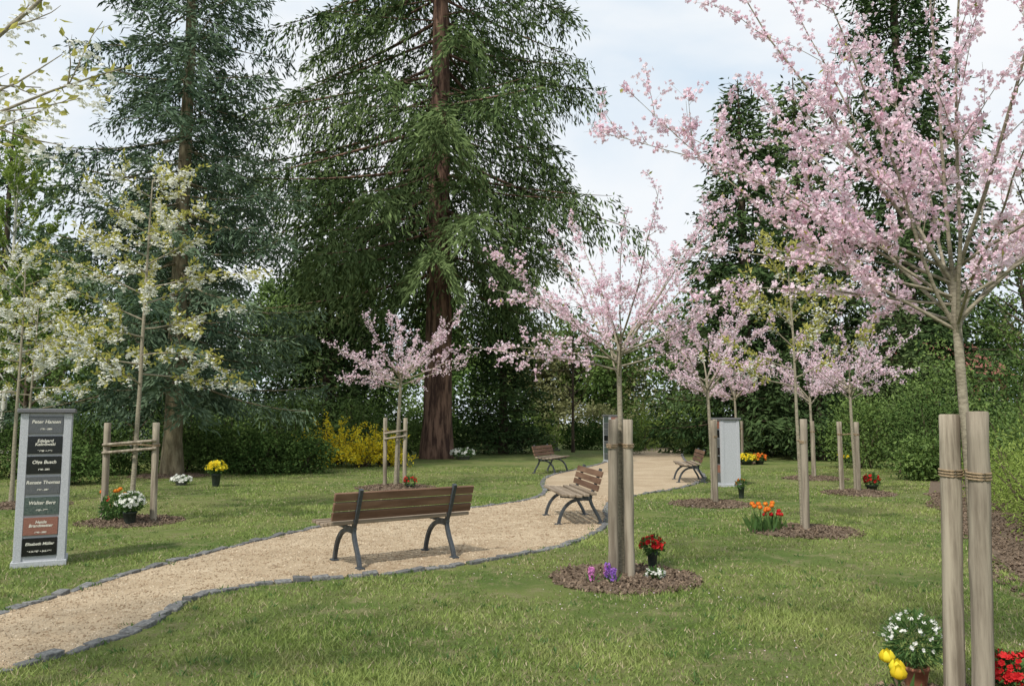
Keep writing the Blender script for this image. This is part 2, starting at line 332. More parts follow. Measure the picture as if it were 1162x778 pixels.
# ------------------------------------------------------------------ trees
def limb(rng,p,d,L,n,wob=.08,grav=0.):
    P=[np.array(p,float)];d=nrm(np.array(d,float))
    for _ in range(n):
        d=nrm(d+rng.normal(0,wob,3)+np.array([0,0,grav]));P.append(P[-1]+d*L/n)
    return np.array(P)
def at(P,s):
    x=s*(len(P)-1);i=min(int(x),len(P)-2);return P[i]+(P[i+1]-P[i])*(x-i),nrm(P[i+1]-P[i])
def sample(P,step,rng,s0=0.):
    L=np.linalg.norm(np.diff(P,axis=0),axis=1).sum();n=max(1,int(L*(1-s0)/step));s=rng.uniform(s0,1,n)*(len(P)-1)
    i=np.minimum(s.astype(int),len(P)-2);f=(s-i)[:,None];return P[i]*(1-f)+P[i+1]*f, nrm(P[i+1]-P[i])
def skeleton(rng,mb,base,hb,H,R,r0,nprim,e0,e1,leader=False,subd=7,step=.05,sublen=1.,lean=(0,0),mat=0,tw=3,s0=.22,grav=.01,bias=None,twob=.012,pw=.8,extra=(),pr=.42):
    base=np.array(base,float);pts=[];dirs=[]
    top=H*.97 if leader else hb+.25
    T=limb(rng,base,(lean[0],lean[1],1),top,10 if leader else 6,twob,.03)
    rt=r0*np.linspace(1,.25 if leader else .75,len(T))
    rt[0]*=1.25
    tube(mb,T,rt,8,mat)
    g=rng.uniform(0,6.28)
    for i in range(nprim+len(extra)):
        az=g+i*2.399+rng.normal(0,.2)
        f=(i+.5)/nprim
        if i>=nprim:
            az,el,L=extra[i-nprim];az=math.radians(az);el=math.radians(el);p,_=at(T,rng.uniform((hb-.1)/top,1))
        elif leader:
            s=(hb+(top-hb)*f**.9)/top;p,_=at(T,min(s,.99));el=math.radians(rng.uniform(e0,e1)+f*25)
            L=R*(1-f)**.6*rng.uniform(.75,1.1)+.25
        else:
            p,_=at(T,rng.uniform((hb-.12)/top,1));el=math.radians(e0+(e1-e0)*rng.uniform(0,1)**pw)
            L=min(R/math.cos(el),(H-hb)/max(math.sin(el),.05))*rng.uniform(.78,1.05)
        if bias is not None and i<nprim: L*=1+bias*math.cos(az-math.pi)
        P=limb(rng,p,(math.cos(az)*math.cos(el),math.sin(az)*math.cos(el),math.sin(el)),L,10,.055,grav)
        r1=r0*(pr if not leader else .35)*(.6+.4*L/max(R,.1))
        rad=np.linspace(1,.18,len(P))**1.2*r1;tube(mb,P,rad,6,mat)
        q,d=sample(P,step,rng,s0);pts.append(q);dirs.append(d)
        for k in range(max(2,int(L*subd))):
            s=rng.uniform(.15,1);p2,dd=at(P,s)
            perp=nrm(np.cross(dd,rng.normal(size=3)));d2=nrm(dd*.9+perp*rng.uniform(.4,1.1)+np.array([0,0,.15]))
            L2=rng.uniform(.14,.42)*R*.75*(1.15-s*.6)*sublen
            P2=limb(rng,p2,d2,L2,4,.10,grav*.5);r2=max(.0022,r1*.35*(1-s*.5));tube(mb,P2,np.linspace(r2,r2*.4,5),4,mat)
            q,d=sample(P2,step,rng,.1);pts.append(q);dirs.append(d)
            for t_ in range(tw):
                p3,d3=at(P2,rng.uniform(.2,1));d3=nrm(d3+rdir(rng,1)[0]*.8)
                P3=limb(rng,p3,d3,L2*rng.uniform(.25,.5),2,.1);tube(mb,P3,[r2*.45,r2*.35,r2*.2],3,mat)
                q,d=sample(P3,step,rng,.1);pts.append(q);dirs.append(d)
    return np.concatenate(pts),np.concatenate(dirs)

def pink_cherry(seed,base,hb,H,R,r0,nprim=13,e0=8,e1=68,fsize=.017,P=5,step=.03,per=3,bias=None,subd=6,lean=(0,0),leaves=.05,tw=3,jit=1.1,sublen=1.,pw=.8,grav=.01,extra=(),pr=.42):
    rng=R_(seed);mb=MB()
    p,d=skeleton(rng,mb,base,hb,H,R,r0,nprim,e0,e1,False,subd,step,sublen,lean,0,bias=bias,tw=tw,pw=pw,grav=grav,extra=extra,pr=pr)
    k=rng.uniform(0,1,len(p))<.9;p=p[k];d=d[k]
    C=np.repeat(p,per,0)+rng.normal(0,fsize*jit,(len(p)*per,3))
    cl=np.repeat(rng.uniform(0,1,len(p)),per)
    flowers(mb,C,fsize,P,rng,1,np.clip(.25+.55*cl+rng.normal(0,.2,len(C)),0,1))
    n=int(len(p)*leaves);i=rng.integers(0,len(p),n);cards(mb,p[i],d[i]+rng.normal(0,.7,(n,3)),.045,.02,rng,2,rng.uniform(0,1,n))
    return mb.build('pink_cherry_tree',[M['cherrybark'],M['pink'],M['yellowleaf']])
def white_cherry(seed,base,hb,H,R,r0,nprim=16,leader=True,e0=5,e1=35,ls=.075,lw=.035,step=.06,per=2,fl=.5,subd=4,name='white_cherry_tree',lean=(0,0),sublen=1.,fs=.022,tw=2,nf=7):
    rng=R_(seed);mb=MB()
    p,d=skeleton(rng,mb,base,hb,H,R,r0,nprim,e0,e1,leader,subd,step,sublen,lean,0,tw=tw)
    C=np.repeat(p,per,0)+rng.normal(0,.03,(len(p)*per,3));D=np.repeat(d,per,0)+rng.normal(0,.8,(len(C),3))
    cards(mb,C,D,ls*rng.uniform(.6,1.2,len(C)),lw,rng,1,rng.uniform(0,1,len(C)))
    n=int(len(p)*fl);i=rng.integers(0,len(p),n);c=p[i]+np.array([0,0,-.05])
    c=np.repeat(c,nf,0)+rng.normal(0,.032,(n*nf,3))
    if n: flowers(mb,c,fs,5,rng,2,rng.uniform(0,1,len(c)),axis=np.array([0,0,-1.]))
    return mb.build(name,[M['cherrybark'],M['yellowleaf'],M['white']])

pink_cherry(11,(2.33,4.06,0),2.04,4.5,1.85,.029,nprim=15,e0=12,e1=74,fsize=.0155,P=5,step=.031,per=4,subd=4.4,jit=1.0,grav=.0,pr=.34,tw=2,
   extra=[(176,7,1.3),(188,15,1.55),(178,40,2.15),(192,52,2.3),(168,27,1.85),(186,62,2.2),(5,25,1.2),(182,20,1.4)])
pink_cherry(12,(1.03,7.62,0),2.02,3.55,1.5,.030,nprim=16,e0=2,e1=62,fsize=.0165,step=.034,per=3,subd=4.8,pw=1.0,sublen=.9,extra=[(0,32,1.6),(8,16,1.35),(-12,48,1.6),(175,12,1.2)],pr=.36)
pink_cherry(13,(-2.62,18.1,0),2.35,4.25,1.9,.045,nprim=19,e0=2,e1=55,fsize=.026,step=.055,per=3,subd=3.6,P=4,sublen=.75,pw=1.,pr=.36)
pink_cherry(14,(3.62,14.5,0),2.0,3.95,1.35,.036,nprim=15,fsize=.022,step=.042,per=3,P=4,subd=5)
pink_cherry(15,(7.15,16.7,0),2.0,3.65,1.4,.038,nprim=15,fsize=.024,step=.045,per=3,P=4,subd=5)
pink_cherry(16,(7.85,20.9,0),2.0,3.9,1.4,.04,nprim=12,fsize=.028,step=.055,per=3,P=4)
pink_cherry(17,(8.0,28.5,0),2.2,4.3,1.7,.05,nprim=12,fsize=.035,step=.07,per=3,P=4)
white_cherry(21,(-5.67,12.0,0),1.95,5.4,1.85,.042,nprim=26,step=.05,per=2,fl=.36,subd=3.4,e0=-6,e1=18,ls=.085,lw=.042,fs=.033,nf=7)
white_cherry(22,(3.95,10.96,0),1.9,3.95,1.25,.032,nprim=20,step=.04,per=2,fl=.16,subd=4,e0=5,e1=40)
white_cherry(23,(-8.9,14.3,0),1.9,4.6,1.6,.04,nprim=16,step=.05,per=2,fl=.5,e0=-5,e1=20,fs=.03)
white_cherry(25,(-11.2,18.5,0),1.8,4.4,1.5,.04,nprim=16,step=.07,per=2,fl=.6,e0=-5,e1=25,fs=.035)
white_cherry(24,(-3.55,3.5,0),2.1,4.7,1.75,.05,nprim=16,leader=False,e0=12,e1=60,step=.06,per=1,fl=.38,ls=.06,lw=.03,subd=4,fs=.02)

# conifers
def conifer(name,seed,base,H,Rf,h0,sp,nbr,droop,upt,cl,cw,twstep,mat,bark,r0,hang=.25,tl=.9,dens=.06,trunkside=14,skip=.06,var0=.5,flare=1.3,front=0.,side_r=0.):
    rng=R_(seed);mb=MB();base=np.array(base,float)
    n=14;z=np.linspace(0,1,n)**1.2;T=base+np.c_[np.cumsum(rng.normal(0,.02,n)),np.cumsum(rng.normal(0,.02,n)),z*H];T[0]=base
    rr=r0*(1-z)**.8+.02;rr[0]*=flare;rr[1]*=1.0;tube(mb,T,rr,trunkside,0)
    zz=h0
    while zz<H-.3:
        p0=np.array([np.interp(zz,T[:,2],T[:,0]),np.interp(zz,T[:,2],T[:,1]),zz])
        az0=rng.uniform(0,6.28);nb=nbr+rng.integers(-1,2)
        clus=rng.uniform(-.12,.12)
        for b in range(nb):
            if rng.uniform()<skip: continue
            az=az0+b*6.283/nb+rng.normal(0,.22);L=Rf(zz)*rng.uniform(.55,1.16)*(1-side_r*math.cos(az))
            if front and math.cos(az+math.pi/2)>.45 and rng.uniform()<front: continue
            if L<.15: L=.15
            dr=droop*rng.uniform(.6,1.3)
            s=np.linspace(0,1,9);rad=L*(s-.06*s*s);dz=L*(-dr*s+upt*s*s)+ (0 if zz<H*.75 else L*.35*s)
            bend=rng.normal(0,.10);ax=az+bend*s
            P=p0+np.c_[np.cos(ax)*rad,np.sin(ax)*rad,dz]+np.array([0,0,rng.uniform(-sp/2,sp/2)])
            tube(mb,P,np.linspace(max(.018,L*.010),.006,9),4,0)
            m=int(L/twstep*2);s2=rng.uniform(.10,1,m)**.85;x=s2*8;i=np.minimum(x.astype(int),7);f=(x-i)[:,None]
            q=P[i]*(1-f)+P[i+1]*f;td=nrm(P[i+1]-P[i]);side=np.cross(td,[0,0,1.]);side=nrm(side)*np.where(rng.uniform(size=m)<.5,-1,1)[:,None]
            l2=np.minimum(tl,L*.42)*(1.1-.7*s2)*rng.uniform(.5,1.15,m)+cl*.5
            d2=nrm(td*rng.uniform(.3,.9,m)[:,None]+side+np.c_[np.zeros(m),np.zeros(m),rng.normal(-hang*.35,.2,m)])
            c=max(3,int(tl*.5/dens));t=rng.uniform(0,1,(m,c))
            pos=q[:,None]+d2[:,None]*(l2[:,None]*t)[...,None];pos[...,2]-=hang*(t**1.6)*l2[:,None]*1.2
            pos+=rng.normal(0,cw*1.2,pos.shape)
            dd=d2[:,None]*.9+rng.normal(0,.42,pos.shape);dd[...,2]-=hang*1.3*t
            k=rng.uniform(size=(m,c))<np.clip(l2[:,None]/(tl*.55),.35,1)
            pos=pos[k];dd=dd[k]
            bv=var0+clus+rng.normal(0,.14)
            vr=np.clip(bv+np.repeat(rng.normal(0,.15,m)[:,None],c,1)[k]+rng.normal(0,.12,len(pos)) +.25*(np.repeat(s2[:,None],c,1)[k]-.6),0,1)
            cards(mb,pos,dd,cl*rng.uniform(.6,1.25,len(pos)),cw*rng.uniform(.7,1.3,len(pos)),rng,1,vr)
        zz+=sp*rng.uniform(.75,1.25)*(1 if zz<H*.7 else .8)
    return mb.build(name,[bark,mat])
conifer('spruce_tree',31,(-9.25,21.8,0),21,lambda z:4.4*max(0,1-z/21.2)**.5,2.5,.52,6,.42,.24,.22,.048,.12,M['spruce'],M['sprucebark'],.24,hang=.45,tl=.9,dens=.055,skip=.06,front=.0)
conifer('douglas_fir_tree',32,(-3.0,31.8,0),34,lambda z:(8.0*min(1,(z-3)/7)**.4 if z<22 else 8.0*((34-z)/12)**.7),7.2,.66,6,.42,.12,.33,.072,.15,M['fir'],M['firbark'],.58,hang=.85,tl=1.8,dens=.085,skip=.13,flare=1.2,front=.45,side_r=.06)
conifer('yew_tree',33,(-.4,37,0),9.8,lambda z:2.6*max(0,1-z/10)**.5,.3,.38,8,.1,.15,.26,.085,.2,M['darkfir'],M['darkbark'],.2,hang=.2,tl=.9,dens=.09)
conifer('spruce_tree',34,(10.0,34,0),16.6,lambda z:4.6*max(0,1-z/16.8)**.7,1.2,.48,7,.3,.2,.34,.10,.2,M['darkfir'],M['darkbark'],.3,hang=.35,tl=1.2,dens=.10)
conifer('spruce_tree',35,(17.6,35,0),26,lambda z:5.0*max(0,1-z/26.2)**.55,2.0,.6,7,.35,.2,.36,.11,.22,M['darkfir'],M['darkbark'],.4,hang=.4,tl=1.3,dens=.115,skip=.08)
conifer('spruce_tree',36,(13.6,37,0),18.0,lambda z:4.6*max(0,1-z/18.2)**.6,1.2,.6,7,.3,.2,.38,.12,.24,M['fir'],M['darkbark'],.35,hang=.4,tl=1.3,dens=.12)
conifer('spruce_tree',37,(-28.5,44,0),19,lambda z:4.0*max(0,1-z/19.2)**.8,1.5,.7,6,.3,.2,.4,.12,.28,M['darkfir'],M['darkbark'],.3,hang=.4,tl=1.2,dens=.14)
conifer('spruce_tree',38,(-13.6,33,0),13,lambda z:4.2*max(0,1-z/13.2)**.6,.6,.55,7,.3,.2,.36,.10,.23,M['spruce'],M['darkbark'],.25,hang=.4,tl=1.3,dens=.115)
conifer('spruce_tree',39,(-8.6,37,0),14.5,lambda z:4.4*max(0,1-z/14.7)**.6,.6,.55,7,.3,.2,.36,.11,.23,M['darkfir'],M['darkbark'],.25,hang=.4,tl=1.3,dens=.115)
conifer('yew_tree',51,(11.8,30.5,0),4.6,lambda z:1.9*max(0,1-z/4.8)**.5,.2,.3,8,.0,.2,.2,.08,.17,M['darkfir'],M['darkbark'],.12,hang=.15,tl=.8,dens=.08)
conifer('yew_tree',52,(14.9,31,0),6.2,lambda z:2.2*max(0,1-z/6.4)**.5,.2,.34,8,.0,.2,.22,.085,.18,M['fir'],M['darkbark'],.12,hang=.15,tl=.8,dens=.08)

# foliage masses
def blob(mb,rng,c,r,ncl,per,ls,lw,mat,cs=.28,flat=0,varb=.5):
    c=np.array(c,float);r=np.array(r,float)
    d=rdir(rng,ncl);lump=1+.25*np.sin(d[:,0]*5+c[0])*np.cos(d[:,1]*4+c[1])+.17*np.sin(d[:,2]*7+c[0]*2)
    q=c+d*r*(rng.uniform(.15,1,ncl)**.4*lump*rng.uniform(.9,1.12,ncl))[:,None]
    q[:,2]=np.maximum(q[:,2],.05)
    cv=rng.normal(0,.24,ncl)
    C=np.repeat(q,per,0)+rng.normal(0,1,(ncl*per,3))*cs*np.minimum(r,r.min()*1.6)*.6
    C[:,2]=np.maximum(C[:,2],.02)
    out=nrm(C-c)*.6+rng.normal(0,.8,C.shape)
    cards(mb,C,out,ls*rng.uniform(.6,1.3,len(C)),lw,rng,mat,np.clip(varb+np.repeat(cv,per)+rng.normal(0,.15,len(C)),0,1))
def shrub(name,seed,blobs,mats,ls,lw,ncl=90,per=26,cs=.26,stem=True):
    rng=R_(seed);mb=MB()
    for (x,y,rx,ry,h) in blobs:
        blob(mb,rng,(x,y,h*.48),(rx,ry,h*.52),ncl,per,ls,lw,1,cs,varb=rng.uniform(.35,.65))
        if stem:
            for k in range(9):
                a=rng.uniform(0,6.28);P=limb(rng,(x+rng.normal(0,rx*.2),y+rng.normal(0,ry*.2),0),(math.cos(a)*.5,math.sin(a)*.5,1),h*rng.uniform(.8,1.08),4,.1);tube(mb,P,np.linspace(.02,.006,5),4,0)
                q,d=sample(P,.05,rng,.6);cards(mb,q,d+rdir(rng,len(q)),ls,lw,rng,1,.7)
    return mb.build(name,[M['darkbark']]+mats)
shrub('rhododendron_hedge',41,[(-8.3,23,1.1,.8,1.25),(-7.0,22.6,1.1,.8,1.2),(-6.1,23.2,.9,.8,1.1),(-9.8,23.8,1.2,.8,1.3),(-11.6,22.5,1.3,.9,1.35)],[M['hedge']],.10,.05,130,34)
shrub('rhododendron_shrub',42,[(-13.2,21,1.2,.9,1.5),(-10.6,18.9,.9,.6,.9)],[M['hedge']],.10,.05,120,30)
# forsythia: arching flowering canes
rng=R_(43);mb=MB()
for (x,y,hh) in [(-5.9,26.4,1.9),(-4.9,26.0,1.6),(-6.8,26.9,1.3),(-4.2,26.6,1.3)]:
    for k in range(50):
        a=rng.uniform(0,6.28);e=rng.uniform(.35,1.3);L=hh*rng.uniform(.6,1.05)
        P=limb(rng,(x+rng.normal(0,.15),y+rng.normal(0,.15),0),(math.cos(a)*math.cos(e),math.sin(a)*math.cos(e),math.sin(e)+.2),L,7,.1,-.09);P[:,2]=np.maximum(P[:,2],.03)
        tube(mb,P,np.linspace(.012,.004,8),3,0)
        q,d=sample(P,.02,rng,.25);C=q+rng.normal(0,.04,q.shape);cards(mb,C,d*.3+rdir(rng,len(C)),.08,.05,rng,1,rng.uniform(0,1,len(C)))
        q,d=sample(P,.12,rng,.2);cards(mb,q,d*.5+rdir(rng,len(q)),.09,.04,rng,2,rng.uniform(0,1,len(q)))
mb.build('forsythia_bush',[M['darkbark'],M['yellow'],M['lime']])
shrub('green_shrub',44,[(-7.9,28.5,1.2,.8,2.6),(-9.6,28,1.2,.8,2.2),(-11.5,28,1.3,.9,2.8),(-3.8,35,1.0,.8,1.6),(-5.5,30,1.2,.9,2.2)],[M['mid']],.12,.055,120,26)
shrub('round_box_bush',45,[(5.0,35.5,.85,.85,1.25)],[M['hedge']],.08,.045,140,30,.18)
shrub('round_box_bush',46,[(8.4,36.5,1.0,.9,1.3)],[M['mid']],.08,.045,140,30,.18)
shrub('lilac_shrub',55,[(1.6,39.5,.9,.8,1.6),(6.6,40,1.1,.8,2.0),(10.6,33.5,1.0,.9,1.6)],[M['lime']],.12,.06,80,18,.34)
shrub('privet_shrub',47,[(11.8,22.5,1.3,1.0,2.3),(13.9,21.5,1.4,1.0,3.0),(12.4,19.6,1.0,.9,1.5),(16.5,19,1.5,1.2,2.4)],[M['hedge']],.10,.05,170,34,.3)
shrub('elder_shrub',54,[(15.4,22,1.4,1.0,3.6),(10.6,20.4,.7,.6,1.0),(13.0,24.2,1.3,1,3.4),(18.2,23,1.4,1.1,3.4),(11.2,25.5,1.1,.9,2.2)],[M['mid']],.12,.055,140,28,.34)
shrub('spirea_shrub',48,[(6.3,9.0,.5,.6,1.0),(6.9,10.2,.6,.7,1.25),(7.6,11.6,.6,.7,1.15),(8.3,13.2,.6,.7,1.0),(9.1,14.9,.7,.8,1.2),(5.75,7.7,.4,.5,.7)],[M['lime']],.055,.018,130,24,.34)
shrub('laurel_hedge',49,[(8.6,11.0,.9,1.2,1.9),(9.7,13.6,1.0,1.3,2.1),(10.6,16.6,1.0,1.2,2.0),(7.9,8.8,.8,1.0,1.7)],[M['mid']],.09,.045,150,30)
# background hedge row
hb=[];rg=R_(60)
for x in np.arange(-40,44,2.3):
    if 0<x<9 and rg.uniform()<.45: continue
    hb.append((x,43+rg.uniform(-1.5,1.5),1.3,1.0,rg.uniform(1.0,1.8) if -1<x<10 else rg.uniform(1.6,3.2)))
rng=R_(61);mb=MB()
for k,(x,y,rx,ry,h) in enumerate(hb): blob(mb,rng,(x,y,h*.48),(rx,ry,h*.52),80,22,.2,.10,1+int(rng.integers(0,2)),.28)
mb.build('background_hedge',[M['darkbark'],M['hedge'],M['mid']])
# distant woods
mb=MB();rng=R_(62)
def dtree(x,y,H,R,mat,dens=1.,ls=.38,trunk=0):
    P=limb(rng,(x,y,0),(0,0,1),H*.75,6,.05);tube(mb,P,np.linspace(.02*H*.55,.04,7),6,trunk)
    for k in range(9):
        a=rng.uniform(0,6.28);p,_=at(P,rng.uniform(.35,1));L=R*rng.uniform(.6,1.1)
        Q=limb(rng,p,(math.cos(a),math.sin(a),rng.uniform(.3,1.2)),L,5,.12);tube(mb,Q,np.linspace(.07,.015,6),4,trunk)
        for j in range(5):
            p2,d2=at(Q,rng.uniform(.3,1));Q2=limb(rng,p2,d2+rdir(rng,1)[0]*.8,L*.5,3,.15);tube(mb,Q2,np.linspace(.03,.008,4),3,trunk)
    for k in range(10):
        a=rng.uniform(0,6.28);rr=R*rng.uniform(.1,.7);z=H*rng.uniform(.30,.87);s=R*rng.uniform(.38,.6)
        blob(mb,rng,(x+math.cos(a)*rr,y+math.sin(a)*rr,z),(s,s,s*1.1),int(36*dens),14,ls,ls*.58,mat,.3,varb=rng.uniform(.25,.65))
for x in np.arange(-62,66,3.6):
    y=rng.uniform(56,76);t=rng.choice([1,2,3,4,2],p=[.25,.3,.15,.15,.15])
    H=rng.uniform(11,17)
    if 0<x*65/y<17: t=rng.choice([3,2,4,3]);H=rng.uniform(8,10.5)
    if 27<x<36 : H*=.6;y=72
    dtree(x,y,H,rng.uniform(2.9,4.1),t,1.)
for x in np.arange(-70,74,2.3): # understory
    y=rng.uniform(50,56);h=rng.uniform(2.5,6);t=rng.choice([1,2,2,1])
    if -1<x<15: y+=5;h=rng.uniform(1.8,3.8);t=rng.choice([3,4,2,2])
    if 22<x<34: h*=.5
    blob(mb,rng,(x,y,h*.5),(2.0,1.6,h*.55),74,22,.28,.14,t,.28)
mb.build('distant_trees',[M['darkbark'],M['hedge'],M['mid'],M['olive'],M['lime']])
def leaftree(seed,base,H,R,hb,mat,name,bark='darkbark',step=.18,per=2,r0=.18,ls=.2,nprim=24,subd=1.6):
    o=white_cherry(seed,base,hb,H,R,r0,nprim=nprim,e0=20,e1=55,ls=ls,lw=ls*.55,step=step,per=per,fl=0,subd=subd,name=name)
    o.data.materials[0]=M[bark];o.data.materials[1]=M[mat]
leaftree(71,(-23.0,36,0),15,5,3,'lime','birch_tree','birchbark',step=.10,per=4,r0=.13,nprim=34)
leaftree(72,(-18.5,40,0),13,4.2,3,'lime','birch_tree','birchbark',step=.12,per=4,r0=.12,nprim=30)
leaftree(73,(-27,33,0),12,4.2,3,'mid','maple_tree','darkbark',step=.12,per=4,r0=.14,nprim=30)
leaftree(80,(-21,31,0),8,3.2,1.5,'lime','birch_tree','birchbark',step=.10,per=3,r0=.09,nprim=30,ls=.16)
leaftree(74,(2.9,38,0),6.2,2.1,2,'lime','maple_tree',step=.14,per=1,r0=.08,ls=.13)
leaftree(75,(23,34,0),14,4.5,3,'olive','bare_oak_tree',step=.22,per=1,r0=.2)
leaftree(76,(21.5,25,0),9.5,3.5,2.0,'mid','maple_tree',step=.12,per=3,r0=.12,ls=.17,nprim=30)
leaftree(77,(17.8,27,0),8,2.8,1.6,'mid','maple_tree',step=.13,per=3,r0=.11,ls=.17,nprim=30)
leaftree(78,(-16.5,27,0),6.5,3.0,1.0,'mid','maple_tree',step=.11,per=3,r0=.1,ls=.16,nprim=30)
leaftree(79,(-12.5,26.5,0),5.5,2.6,.8,'hedge','holly_tree',step=.09,per=3,r0=.1,ls=.15,nprim=34)

# ------------------------------------------------------------------ stakes
def stakes(seed,posts,h,r,tie=None,rails=False,lean=None):
    mb=MB();rg=R_(seed)
    for (x,y) in posts:
        n=12;lx,ly=rg.normal(0,.005,2) if lean is None else lean;z=np.linspace(-.05,h*rg.uniform(.985,1.01),n)
        P=np.c_[x+lx*z,y+ly*z,z]+np.c_[rg.normal(0,.0015,(n,2)),np.zeros(n)];rad=np.full(n,r)*(1+rg.normal(0,.025,n))
        P=np.vstack([P,P[-1]+[0,0,.006]]);rad=np.r_[rad,rad[-1]*.86];tube(mb,P,rad,14,0,rg.uniform(.2,1),cap=True)
    if rails:
        a=np.array(posts[0]);b2=np.array(posts[1])
        d=(b2-a);
        for z in (h*.80,h*.72):
            tube(mb,[(a[0]-d[0]*.05,a[1]-r-.02,z-.03),(b2[0]+d[0]*.05,b2[1]-r-.02,z+.04)],.022,6,0,.6,cap=True)
    if tie is not None:
        tx,ty,tz=tie
        for (x,y) in posts:
            if lean is not None: x+=lean[0]*tz;y+=lean[1]*tz
            for k in range(3):
                z=tz+k*.014;t=np.linspace(0,2*np.pi,18)
                tube(mb,np.c_[x+np.cos(t)*(r+.004),y+np.sin(t)*(r+.004),z+.004*np.sin(t)],.0055,5,1)
            d=np.array([tx-x,ty-y]);L=np.linalg.norm(d);d/=L
            if L>r: 
                for k in (0,.014): tube(mb,[(x+d[0]*r,y+d[1]*r,tz+k),(tx,ty,tz+k+.02)],.0055,5,1)
        t=np.linspace(0,2*np.pi,14);tube(mb,np.c_[tx+np.cos(t)*.042,ty+np.sin(t)*.042,np.full(14,tz+.03)],.006,5,1)
    return mb.build('tree_stakes',[M['stake'],M['rope']])
stakes(81,[(2.225,3.90),(2.215,4.13)],1.545,.049,(2.34,4.06,1.22),lean=(.036,0))
stakes(82,[(.94,7.52),(1.10,7.56),(1.04,7.78)],1.52,.046,(1.03,7.62,1.25))
stakes(83,[(-6.05,11.95),(-5.32,11.95)],1.46,.05,(-5.67,12.0,1.12),True)
stakes(84,[(-2.85,18.0),(-2.42,18.05),(-2.62,18.35)],1.55,.045,(-2.62,18.1,1.25),True)
stakes(85,[(3.93,10.78)],1.52,.048,(3.95,10.96,1.2))
stakes(86,[(3.62,14.3),(3.70,14.65)],1.5,.05,(3.62,14.5,1.2))
stakes(87,[(7.12,16.5),(6.90,16.8)],1.48,.05,(7.15,16.7,1.2))
stakes(88,[(7.80,20.7)],1.48,.05,(7.85,20.9,1.2))
stakes(89,[(7.9,28.3),(8.2,28.5)],1.48,.05,(8.0,28.5,1.2))

# ------------------------------------------------------------------ benches (front = local +y)
def bench(loc,rot):
    e=empty('park_bench',(*loc,0),rot);L=1.66
    mb=MB();rg=R_(int(abs(loc[0]*100)))
    for k,y in enumerate(np.linspace(-.17,.25,5)): box(mb,(0,y,.435+.012*abs(k-2)-.004*k),(L,.078,.034),0,rg.uniform(.3,1))
    mb.build('seat',[M['slat']],parent=e,bevel=.006)
    mb=MB();t=math.radians(17)
    for k in range(3):
        z=.535+k*.098;y=-.215-(z-.44)*math.tan(t)+.018
        box(mb,(0,y,z),(L,.034,.086),0,rg.uniform(.3,1),rx=t)
    mb.build('backrest',[M['slatback']],parent=e,bevel=.006)
    mb=MB()
    def sweep(x,pr,w,th):
        pr=np.asarray(pr,float);t=nrm(np.gradient(pr,axis=0));n=np.c_[-t[:,1],t[:,0]];th=np.broadcast_to(th,(len(pr),))[:,None]
        a=pr+n*th/2;b2=pr-n*th/2;m=len(pr)
        v=np.zeros((m,4,3));v[:,0]=np.c_[np.full(m,x-w/2),a];v[:,1]=np.c_[np.full(m,x+w/2),a];v[:,2]=np.c_[np.full(m,x+w/2),b2];v[:,3]=np.c_[np.full(m,x-w/2),b2]
        i=np.arange(m-1)[:,None]*4;j=np.arange(4)[None];j2=(j+1)%4
        mb.add(v.reshape(-1,3),np.stack([i+j,i+j2,i+4+j2,i+4+j],-1).reshape(-1,4),0)
        mb.add(v[[0,-1]].reshape(-1,3),[[3,2,1,0],[4,5,6,7]],0)
    for k,x in enumerate((-.56,.56)):
        sweep(x,smooth([(-.33,.0),(-.30,.10),(-.20,.26),(-.16,.38),(-.225,.50),(-.335,.80)],2),.042,.045)
        sweep(x,smooth([(.30,.0),(.28,.10),(.22,.24),(.10,.345),(-.06,.37),(-.17,.36)],2),.042,.045)
        sweep(x,[(-.20,.395),(.0,.388),(.27,.408)],.040,.036)
        for fy in (-.335,.305): box(mb,(x,fy,.012),(.07,.10,.024))
    mb.build('cast_iron_frame',[M['iron']],parent=e,bevel=.006)
    return e
bench((-1.28,8.80),math.radians(36))
bench((.90,12.25),math.radians(97))
bench((1.15,23.3),math.radians(-112))
bench((4.40,20.0),math.radians(84))

